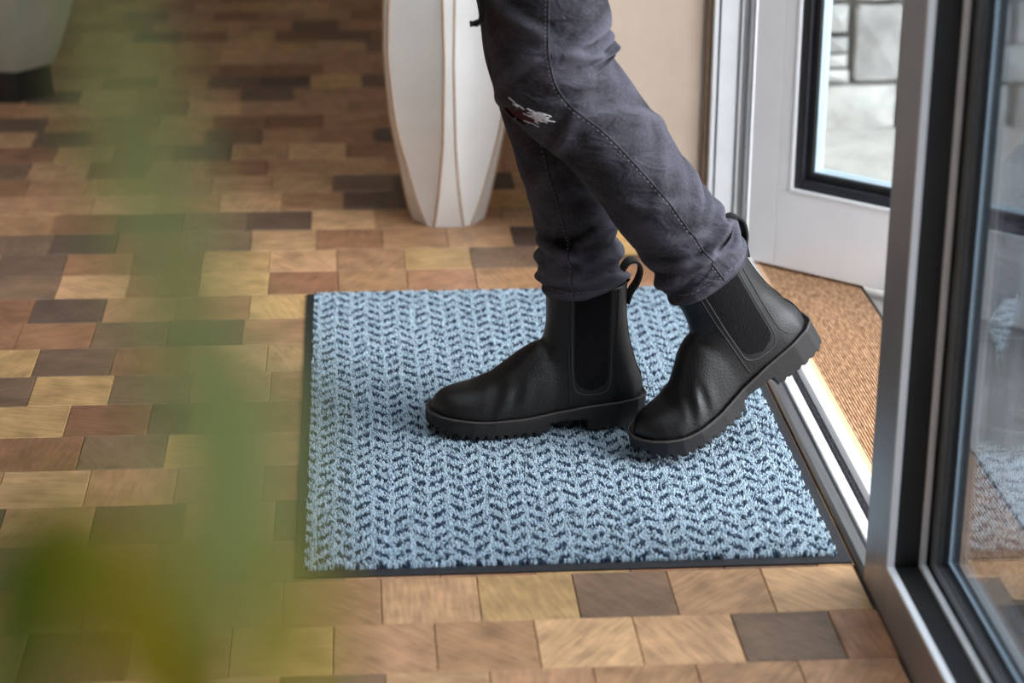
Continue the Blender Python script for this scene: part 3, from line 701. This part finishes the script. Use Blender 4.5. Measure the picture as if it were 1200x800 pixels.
# leg on the planted boot (far) and leg with the raised heel (near); listed from hip to hem
specA = [(632, -285, .465, 190, 1.0), (628, -150, .465, 168, 1.0), (628, 0, .455, 140, 1.0), (634, 70, .45, 126, 1.0), (643, 120, .445, 114, 1.0), (655, 170, .44, 106, 1.0), (667, 220, .435, 101, 1.0), (675, 262, .43, 97, 1.0), (679, 300, .425, 93, 1.0), (682, 338, .424, 88, 1.0)]
specB = [(652, -290, .325, 200, 1.0), (645, -160, .32, 176, 1.0), (641, -50, .318, 154, 1.0), (640, 10, .316, 147, 1.0), (641, 52, .315, 141, 1.0), (656, 96, .316, 140, .98), (700, 143, .318, 122, .98), (740, 195, .321, 114, .98), (775, 243, .324, 110, .97), (806, 286, .327, 108, .95), (830, 322, .329, 110, .93)]
MA, MB, NS = 150, 190, 72
VA, LA, TH, DA = leg_rings(specA, MA, NS, [], noise_seed=1)
EA = LA[-1]
foldsA = [(EA-.012, 1.2, .004, .006, 2.2, .0042), (EA-.028, 1.6, -.006, .007, 2.0, .0050), (EA-.047, .7, .009, .007, 1.6, .0048), (EA-.064, 2.4, -.010, .007, 1.5, .0042), (EA-.022, PI, .002, .008, 1.0, .0050), (EA-.050, PI, -.002, .010, 1.0, .0060),
          (EA-.085, .6, .020, .008, 1.0, .0035), (EA-.12, 1.0, -.03, .010, .9, .0025), (EA-.16, 2.2, .03, .012, .9, .002),
          (EA-.036, 1.0, .018, .005, .7, .0034), (EA-.055, 1.9, -.020, .005, .7, .0034), (EA-.018, .3, -.016, .005, .7, .0036), (EA-.074, 1.4, .016, .006, .8, .0030), (EA-.040, 2.6, .016, .006, .6, .0034), (EA-.22, 1.3, .05, .012, .7, .0022)]
VA, LA, TH, DA = leg_rings(specA, MA, NS, foldsA, noise_seed=1)
VB, LB, TH, DB = leg_rings(specB, MB, NS, [], noise_seed=2)
EB = LB[-1]
kB = float(np.interp(5/10*1.0, np.linspace(0, 1, MB), LB))      # length at the knee row
foldsB = [(kB-.020, 0.0, .004, .007, .9, .0065), (kB-.045, -.1, .012, .008, .9, .0060), (kB+.006, .3, -.014, .007, .8, .0055), (kB-.07, .5, .03, .010, .8, .0035), (kB-.012, PI, -.01, .012, .7, .0030), (kB-.04, 2.5, .02, .010, .8, .0030),
          (EB-.010, 1.0, .006, .006, 1.8, .0036), (EB-.027, .5, .012, .007, 1.2, .0052), (EB-.045, .1, -.012, .007, 1.0, .0055), (EB-.062, .5, .022, .008, .9, .0040), (EB-.05, 1.9, -.02, .008, .9, .0035), (EB-.03, 2.8, .010, .009, .9, .0045), (EB-.085, .2, .03, .010, .8, .003),
          (EB-.17, .9, .05, .014, .7, .002), (kB+.06, 1.0, -.05, .012, .8, .0025), (kB+.09, .5, -.05, .012, .8, .002),
          (EB-.020, 1.7, .016, .005, .7, .0032), (EB-.038, 1.2, -.018, .005, .7, .0034), (EB-.055, .8, .020, .006, .7, .0034), (EB-.072, 1.2, -.024, .007, .7, .0028), (EB-.11, .5, .04, .009, .7, .0024), (EB-.14, 1.6, -.04, .010, .7, .0018),
          (kB-.030, .7, -.03, .007, .7, .0036), (kB-.055, 1.2, .035, .008, .7, .0028), (kB-.085, 2.0, -.04, .010, .8, .0026), (kB+.02, 1.4, -.05, .008, .7, .0026), (kB+.04, 2.2, .03, .009, .7, .0022), (kB-.028, 2.6, .03, .006, .6, .0026)]
VB, LB, TH, DB = leg_rings(specB, MB, NS, foldsB, noise_seed=2)
jV = []; jF = []; jW = []
def add_leg(V, M, Dsp, hole=None):
    base = len(jV); jV.extend(V.reshape(-1, 3)); f = tube_faces(M, NS, base)
    if hole is not None: f = [q for q in f if not hole((q[0]-base)//NS, (q[0]-base) % NS)]
    jF.extend(f); jW.extend((Dsp*42).ravel())  # fold ridges coloured lighter, hollows darker, to deepen the fold shading
    # turned-in hem
    last = V[-1]; c = last.mean(0); up_ = V[-6].mean(0)-c; b0 = len(jV)
    r1 = c+(last-c)*.955; r2 = c+(last-c)*.94+up_*3
    jV.extend(r1); jV.extend(r2); jW.extend([0]*(2*NS)); lo = base+(M-1)*NS
    for k in range(NS):
        k2 = (k+1) % NS; jF.append([lo+k, lo+k2, b0+k2, b0+k]); jF.append([b0+k, b0+k2, b0+NS+k2, b0+NS+k])
iK = int(np.argmin(np.abs(LB-(kB-.004)))); 
HOLE_T, HOLE_TH = (iK-2, iK+3), (int(NS*.340), int(NS*.455))
def hole(i, k):
    ci = (HOLE_T[0]+HOLE_T[1])/2; ck = (HOLE_TH[0]+HOLE_TH[1])/2
    return ((i-ci+(k-ck)*.6)/(HOLE_T[1]-HOLE_T[0])*2)**2+((k-ck)/(HOLE_TH[1]-HOLE_TH[0])*2)**2 < 1
add_leg(VA, MA, DA); add_leg(VB, MB, DB, hole)
# hips of the jeans
hipc = (VA[0].mean(0)+VB[0].mean(0))/2; hz0 = hipc[2]
base = len(jV); HM = 10
for i in range(HM):
    t = i/(HM-1); z = hz0-.06+.22*t; rx = .150-.03*t; ry = .175-.035*t
    for k in range(NS): th = TH[k]; jV.append((hipc[0]+rx*math.cos(th), hipc[1]+ry*math.sin(th), z)); jW.append(0)
jF += tube_faces(HM, NS, base)
jm = mesh_of(jV, jF, True, 'jeans'); wa = jm.attributes.new('wear_and_fold_shade', 'FLOAT', 'POINT'); wa.data.foreach_set('value', np.array(jW, np.float32))
jeans = link_mesh('jeans', jm, 'denim', person); tag(jeans, 'dark grey jeans rolled at the ankles and torn at one knee')
def on_leg(V, i, k, lift=.0006):
    c = V[int(i)].mean(0); k0 = int(k) % NS; k1 = (k0+1) % NS; p = V[int(i)][k0]*(1-(k-int(k)))+V[int(i)][k1]*(k-int(k)); d = p-c
    return p+d/np.linalg.norm(d)*lift
def leg_seam(V, M, th_of, a_, b_, r=.0011):
    v, f = tube_geo([on_leg(V, i, th_of(i)/(2*PI)*NS, .0003) for i in range(a_, b_)], r, 5); obj('seam', v, f, 'denim', jeans, True)
    geos = []
    for i in range(a_, b_-1, 1):
        if i % 2: continue
        p = on_leg(V, i, th_of(i)/(2*PI)*NS+.55, .0004); q = on_leg(V, i+1, th_of(i+1)/(2*PI)*NS+.55, .0004)
        geos.append(tube_geo([p, p*.25+q*.75], .0006, 4))
    v, f = merge(geos); obj('seam_stitching', v, f, 'denim_thread', jeans)
leg_seam(VB, MB, lambda i: 1.62-.30*ss(i/MB, .45, .8), 30, MB-2)
leg_seam(VA, MA, lambda i: 1.95-.10*ss(i/MA, .5, 1), 30, MA-2)
for V_, M_ in ((VA, MA), (VB, MB)):
    geos = []
    for k in range(0, NS*2):
        if k % 3 == 2: continue
        p = on_leg(V_, M_-6, k/2, .0004); q = on_leg(V_, M_-6, k/2+.42, .0004); geos.append(tube_geo([p, q], .00055, 4))
    v, f = merge(geos); obj('hem_stitching', v, f, 'denim_thread', jeans)
# dark red patch added just under the cloth to fill the tear
pv_, pf_ = [], []; r0, r1, k0_, k1_ = HOLE_T[0]-5, HOLE_T[1]+5, HOLE_TH[0]-3, HOLE_TH[1]+3
for i in range(r0, r1+1):
    for k in range(k0_, k1_+1): pv_.append(on_leg(VB, i, k, -.0035))
nk = k1_-k0_+1
for i in range(r1-r0):
    for k in range(nk-1): pf_.append([i*nk+k, i*nk+k+1, (i+1)*nk+k+1, (i+1)*nk+k])
ln = obj('tear_patch', pv_, pf_, 'patch', jeans, True); tag(ln, 'dark red patch behind the knee tear')
# frayed white threads round the tear
geos = []; ci = (HOLE_T[0]+HOLE_T[1])/2; ck = (HOLE_TH[0]+HOLE_TH[1])/2
for n_ in range(64):
    an = random.uniform(0, 2*PI) if n_ < 10 else random.gauss(PI*.93, .40)
    rr = random.uniform(.85, 1.1); di = math.sin(an)*2.5*rr; dk = math.cos(an)*4.0*rr
    k = ck+dk; i = min(max(ci+di-dk*.6, 2), MB-3); p = on_leg(VB, i, k, .0010); w_ = random.uniform(-2.6, 2.6); q = on_leg(VB, min(max(i+w_, 1), MB-2), k-w_*.7+random.uniform(-.5, .5), random.uniform(.0010, .0022))
    geos.append(tube_geo([p, (p+q)/2+np.array([0, -.001, .001]), q], .00055, 4))
v, f = merge(geos); fr = obj('frayed_threads', v, f, 'fray', jeans); tag(fr, 'white frayed threads round the knee tear', kind='stuff')

# ---- body (legs inside the jeans, torso, arms, head) as one surface
def cap(X, Y, Z, a_, b_, ra, rb):
    a_ = np.array(a_); b_ = np.array(b_); d = b_-a_; t = np.clip(((X-a_[0])*d[0]+(Y-a_[1])*d[1]+(Z-a_[2])*d[2])/(d@d), 0, 1)
    return np.sqrt((X-a_[0]-t*d[0])**2+(Y-a_[1]-t*d[1])**2+(Z-a_[2]-t*d[2])**2)-(ra+(rb-ra)*t)
def row(V, M, t): return V[int(t*(M-1))].mean(0)
legpts = []
for V_, M_ in ((VA, MA), (VB, MB)):
    ts = [0.0, .25, .45, .58, .72, .84, .93]; cs_ = [row(V_, M_, t) for t in ts]; rs = [np.linalg.norm(V_[int(t*(M_-1))]-row(V_, M_, t), axis=1).min()*(.76 if t < .7 else .60) for t in ts]
    legpts.append((cs_, rs))
shz = hz0+.50; tx, ty = hipc[0]-.02, hipc[1]
SH = [np.array([tx-.01, ty-.17, shz]), np.array([tx-.01, ty+.17, shz])]
EL = [np.array([tx+.06, ty-.235, shz-.27]), np.array([tx+.05, ty+.235, shz-.27])]
HD = [np.array([tx-.10, ty-.175, shz-.42]), np.array([tx-.10, ty+.175, shz-.42])]
HEADC = np.array([tx-.035, ty, shz+.27])
def body_fn(X, Y, Z):
    f = np.full(X.shape, 9.0)
    for cs_, rs in legpts:
        for i in range(len(cs_)-1): f = smin(f, cap(X, Y, Z, cs_[i], cs_[i+1], rs[i], rs[i+1]), .02)
    pel = (np.sqrt(((X-hipc[0])/.115)**2+((Y-hipc[1])/.150)**2+((Z-hz0-.03)/.13)**2)-1)*.11; f = smin(f, pel, .05)
    tor = (np.sqrt(((X-tx)/.105)**2+((Y-ty)/.150)**2+((Z-hz0-.30)/.28)**2)-1)*.10; f = smin(f, tor, .05)
    f = smin(f, cap(X, Y, Z, SH[0], SH[1], .055, .055), .05)
    for s_, e_, h_ in zip(SH, EL, HD):
        f = smin(f, cap(X, Y, Z, s_, e_, .047, .038), .02); f = smin(f, cap(X, Y, Z, e_, h_, .038, .028), .015)
    f = smin(f, cap(X, Y, Z, (tx-.01, ty, shz), (tx-.02, ty, shz+.14), .058, .052), .03)
    hd = (np.sqrt(((X-HEADC[0])/.094)**2+((Y-HEADC[1])/.076)**2+((Z-HEADC[2])/.112)**2)-1)*.085; f = smin(f, hd, .02)
    f = smin(f, cap(X, Y, Z, HEADC+[-.088, 0, .005], HEADC+[-.112, 0, -.022], .008, .013), .012)
    f = smin(f, cap(X, Y, Z, HEADC+[-.078, -.018, -.058], HEADC+[-.078, .018, -.058], .010, .010), .008)
    for s_ in (-1, 1):
        f = smin(f, cap(X, Y, Z, HEADC+[.006, s_*.076, .02], HEADC+[.004, s_*.080, -.022], .012, .009), .006)
        f = np.maximum(f, -cap(X, Y, Z, HEADC+[-.098, s_*.028, .012], HEADC+[-.098, s_*.034, .012], .011, .011))
    return f
bV, bF = surface_nets(body_fn, (hipc[0]-.30, .08, .20), (hipc[0]+.36, .74, shz+.42), .010)
bV = relax(bV, bF, 1, .4)
body = link_mesh('body', mesh_of(bV, bF, True, 'body'), 'skin', person)
def coat_fn(X, Y, Z):
    tor = (np.sqrt(((X-tx)/.150)**2+((Y-ty)/.185)**2)-1)*.15; tor = np.maximum(tor, np.maximum(hz0+.015-Z, Z-shz-.02))
    f = smin(tor, cap(X, Y, Z, SH[0], SH[1], .075, .075), .05)
    for s_, e_, h_ in zip(SH, EL, HD):
        f = smin(f, cap(X, Y, Z, s_, e_, .066, .058), .03); f = smin(f, cap(X, Y, Z, e_, h_, .058, .052), .03)
    f = smin(f, cap(X, Y, Z, (tx-.01, ty, shz+.02), (tx-.015, ty, shz+.09), .075, .072), .03)
    f = f+.003*np.sin(Z*45+X*30)*np.cos(Y*40)
    return np.maximum(f, -body_fn(X, Y, Z)-.004)
cV, cF = surface_nets(coat_fn, (hipc[0]-.32, ty-.34, hz0-.02), (hipc[0]+.32, ty+.34, shz+.16), .012)
coat = link_mesh('coat', mesh_of(cV, cF, True, 'coat'), 'coat', person); tag(coat, 'short black coat')
def hair_fn(X, Y, Z):
    f = (np.sqrt(((X-HEADC[0]-.012)/.105)**2+((Y-HEADC[1])/.090)**2+((Z-HEADC[2]-.012)/.124)**2)-1)*.09
    f = smin(f, cap(X, Y, Z, HEADC+[.05, 0, -.04], HEADC+[.06, 0, -.16], .07, .06), .03)
    return np.maximum(f, .0+(HEADC[0]-.060-X)+np.clip(HEADC[2]+.055-Z, 0, 1)*.9)
hV, hF = surface_nets(hair_fn, tuple(HEADC-[.15, .13, .26]), tuple(HEADC+[.17, .13, .18]), .009)
link_mesh('hair', mesh_of(hV, hF, True, 'hair'), 'hair', person)
# cord of the coat hanging in front of the thigh
pts = [on_y(575, -215, .30), on_y(570, -90, .29), on_y(566, -30, .285), on_y(565, 8, .285), on_y(564, 22, .285), on_y(559, 27, .284), on_y(551, 28, .283)]
pth = spline(pts, 40); rad = np.interp(np.linspace(0, 1, 40), [0, .72, .86, .93, 1], [.0035, .0035, .0045, .0030, .0042])
v, f = tube_geo(pth, rad, 8); obj('drawcord', v, f, 'coat', coat, True)

# ================================================================== TALL WHITE VASE
vc = on_floor(525, 254); vz_h = .60
vr = empty('floor_vase', (vc[0], vc[1], 0)); tag(vr, 'tall white ceramic floor vase with petal facets and bare clay edges', 'vase')
VROT = math.radians(-90-1)
def vprof(t):       # t 0..1 height -> corner radius, half width of the corner band
    R = np.interp(t, [0, .06, .15, .3, .48, .62, .8, .92, 1], [.0580, .0700, .0845, .1060, .1180, .1165, .1030, .0840, .066])
    w_ = np.interp(t, [0, .05, .12, .25, .48, .75, .9, 1], [.0245, .0205, .0160, .0105, .0075, .0105, .018, .0245]); return R, w_
TS = np.linspace(0, 1, 49); RS = spline([vprof(t) for t in np.linspace(0, 1, 17)], 49)
NF = 8; vV = []; vF = []; NB = 6; ring_n = NB*(2+NF)
def v_ring(i):
    R, w_ = RS[i]; out = []
    for q in range(NB):
        a0 = VROT+q*2*PI/NB; e = np.array([math.cos(a0), math.sin(a0)]); t_ = np.array([-math.sin(a0), math.cos(a0)])
        A, B = e*R-t_*w_, e*R+t_*w_; a1 = a0+2*PI/NB; e1 = np.array([math.cos(a1), math.sin(a1)]); t1 = np.array([-math.sin(a1), math.cos(a1)])
        D = e1*R-t1*w_; out.append(A)
        mid = (e+e1)/np.linalg.norm(e+e1)
        ch = np.linalg.norm(D-B)
        for s in range(NF+1):
            f_ = s/(NF+1); bulge = -.02*ch*4*f_*(1-f_); out.append(B*(1-f_)+D*f_+mid*bulge)
    return np.array(out)
for i in range(49):
    for p in v_ring(i): vV.append((vc[0]+p[0], vc[1]+p[1], TS[i]*vz_h))
vF = tube_faces(49, ring_n); vF.append(list(range(ring_n))[::-1])
b0 = len(vV); rr = v_ring(48)
for zz_, sc in ((vz_h, .93), (vz_h-.05, .90), (.02, .80)):
    for p in (rr if zz_ > .05 else v_ring(0)): vV.append((vc[0]+p[0]*sc, vc[1]+p[1]*sc, zz_))
for k in range(ring_n): k2 = (k+1) % ring_n; vF.append([48*ring_n+k, 48*ring_n+k2, b0+k2, b0+k])
vF += tube_faces(3, ring_n, b0); vF.append([b0+2*ring_n+k for k in range(ring_n)])
vb = obj('vase_body', vV, vF, 'vase', vr)
for q in range(NB):
    for sgn in (0, 1):
        idx = q*(2+NF)+sgn; pth = []
        for i in range(49):
            p = v_ring(i)[idx]; n_ = p/np.linalg.norm(p); pth.append((vc[0]+p[0]+n_[0]*.0002, vc[1]+p[1]+n_[1]*.0002, .002+TS[i]*(vz_h-.002)))
        v, f = tube_geo(pth, .0016, 6); obj('clay_edge', v, f, 'vase_edge', vr, True)

# ================================================================== PLANTER IN THE BACKGROUND
pc = on_floor(22, 108); pr = empty('planter', (pc[0]-.02, pc[1], 0)); tag(pr, 'grey green flared planter on a dark plinth in the far corner', 'planter')
pcx, pcy = pc[0]-.02, pc[1]
def ngon(n, r, z, rot): return [(pcx+r*math.cos(rot+2*PI*k/n), pcy+r*math.sin(rot+2*PI*k/n), z) for k in range(n)]
def stack(levels, n, rot):
    V = []; Fc = []
    for r, z in levels: V += ngon(n, r, z, rot)
    for i in range(len(levels)-1):
        for k in range(n): Fc.append([i*n+k, i*n+(k+1) % n, (i+1)*n+(k+1) % n, (i+1)*n+k])
    Fc.append(list(range(n))[::-1]); Fc.append([(len(levels)-1)*n+k for k in range(n)]); return V, Fc
ROTP = math.radians(-72)
v, f = stack([(.098, 0), (.098, .004), (.094, .060), (.092, .064)], 6, ROTP); obj('plinth', v, f, 'plinth', pr)
v, f = stack([(.100, .0645), (.118, .10), (.140, .16), (.168, .26), (.196, .40), (.205, .46), (.195, .46), (.186, .43)], 6, ROTP); obj('planter_body', v, f, 'planter', pr)
v, f = stack([(.183, .4305), (.183, .436), (.12, .442)], 6, ROTP); obj('soil', v, f, 'soil', pr)

# ================================================================== LEAFY PLANT CLOSE TO THE VIEWER
crown = at_dist(70, 1180, .42)
pl = empty('potted_plant', (crown[0], crown[1], 0)); tag(pl, 'tall potted plant with long arching green leaves near the viewer', 'plant')
pcx, pcy = crown[0], crown[1]
v, f = stack([(.105, 0), (.112, .01), (.140, .26), (.144, .28), (.134, .28), (.130, .25)], 24, 0); obj('pot', v, f, 'terracotta', pl)
v, f = stack([(.128, .2505), (.128, .255), (.06, .262)], 24, 0); obj('soil', v, f, 'soil', pl)
pth = spline([(pcx, pcy, .25), (pcx+.012, pcy-.008, .42), (pcx-.006, pcy+.006, .60), tuple(crown)], 24); v, f = tube_geo(pth, np.linspace(.017, .012, 24), 8); obj('cane', v, f, 'cane', pl, True)
def leaf(pix, wpx, mi):
    """pix rows (u, v, distance); the blade starts at the crown"""
    pix = [(u, v, d*.74) for u, v, d in pix]; P = [crown]+[at_dist(*q) for q in pix]; S = spline(P, 22); V = []; Fc = []
    dref = np.linalg.norm(at_dist(*pix[len(pix)//2])-CAM); wmax = wpx/F_PX*dref/2
    for i, p in enumerate(S):
        t = i/21; T = S[min(i+1, 21)]-S[max(i-1, 0)]; T /= np.linalg.norm(T)
        view = p-CAM; view /= np.linalg.norm(view); side = np.cross(T, view*.75+np.array([.25, .3, -.5])); side /= np.linalg.norm(side); nn = np.cross(side, T)
        w_ = wmax*np.interp(t, [0, .12, .35, .6, .85, 1], [.30, .45, .95, 1.0, .6, .03])
        V += [p-side*w_+nn*w_*.25, p-side*w_*.5+nn*w_*.08, p, p+side*w_*.5+nn*w_*.08, p+side*w_+nn*w_*.25]
    for i in range(21):
        for k in range(4): Fc.append([i*5+k, i*5+k+1, (i+1)*5+k+1, (i+1)*5+k])
    obj('leaf', V, Fc, LEAF[mi], pl, True)
leaf([(190, 860, .47), (262, 660, .42), (288, 520, .40), (268, 430, .39), (215, 330, .40)], 150, 1)
leaf([(240, 900, .50), (262, 620, .47), (232, 400, .45), (185, 230, .44), (150, 90, .44), (130, -40, .46)], 84, 0)
leaf([(235, 860, .46), (240, 560, .43), (200, 340, .42), (158, 160, .42), (125, 20, .43), (105, -90, .45)], 105, 1)
leaf([(10, 930, .44), (8, 760, .41), (28, 640, .40), (66, 540, .40)], 150, 0)
leaf([(205, 930, .46), (180, 770, .43), (120, 640, .42), (50, 560, .42)], 150, 2)
leaf([(180, 860, .52), (220, 620, .49), (224, 400, .48), (205, 260, .49), (165, 140, .52)], 60, 2)
leaf([(330, 960, .50), (350, 800, .46), (345, 660, .44), (310, 560, .43)], 80, 2)
leaf([(-60, 950, .50), (-190, 700, .50), (-260, 480, .52), (-300, 300, .55)], 110, 0)
leaf([(90, 1250, .62), (250, 1150, .70), (420, 1120, .78), (560, 1200, .84)], 100, 0)
leaf([(-20, 1250, .60), (-200, 1150, .66), (-400, 1150, .72)], 100, 2)
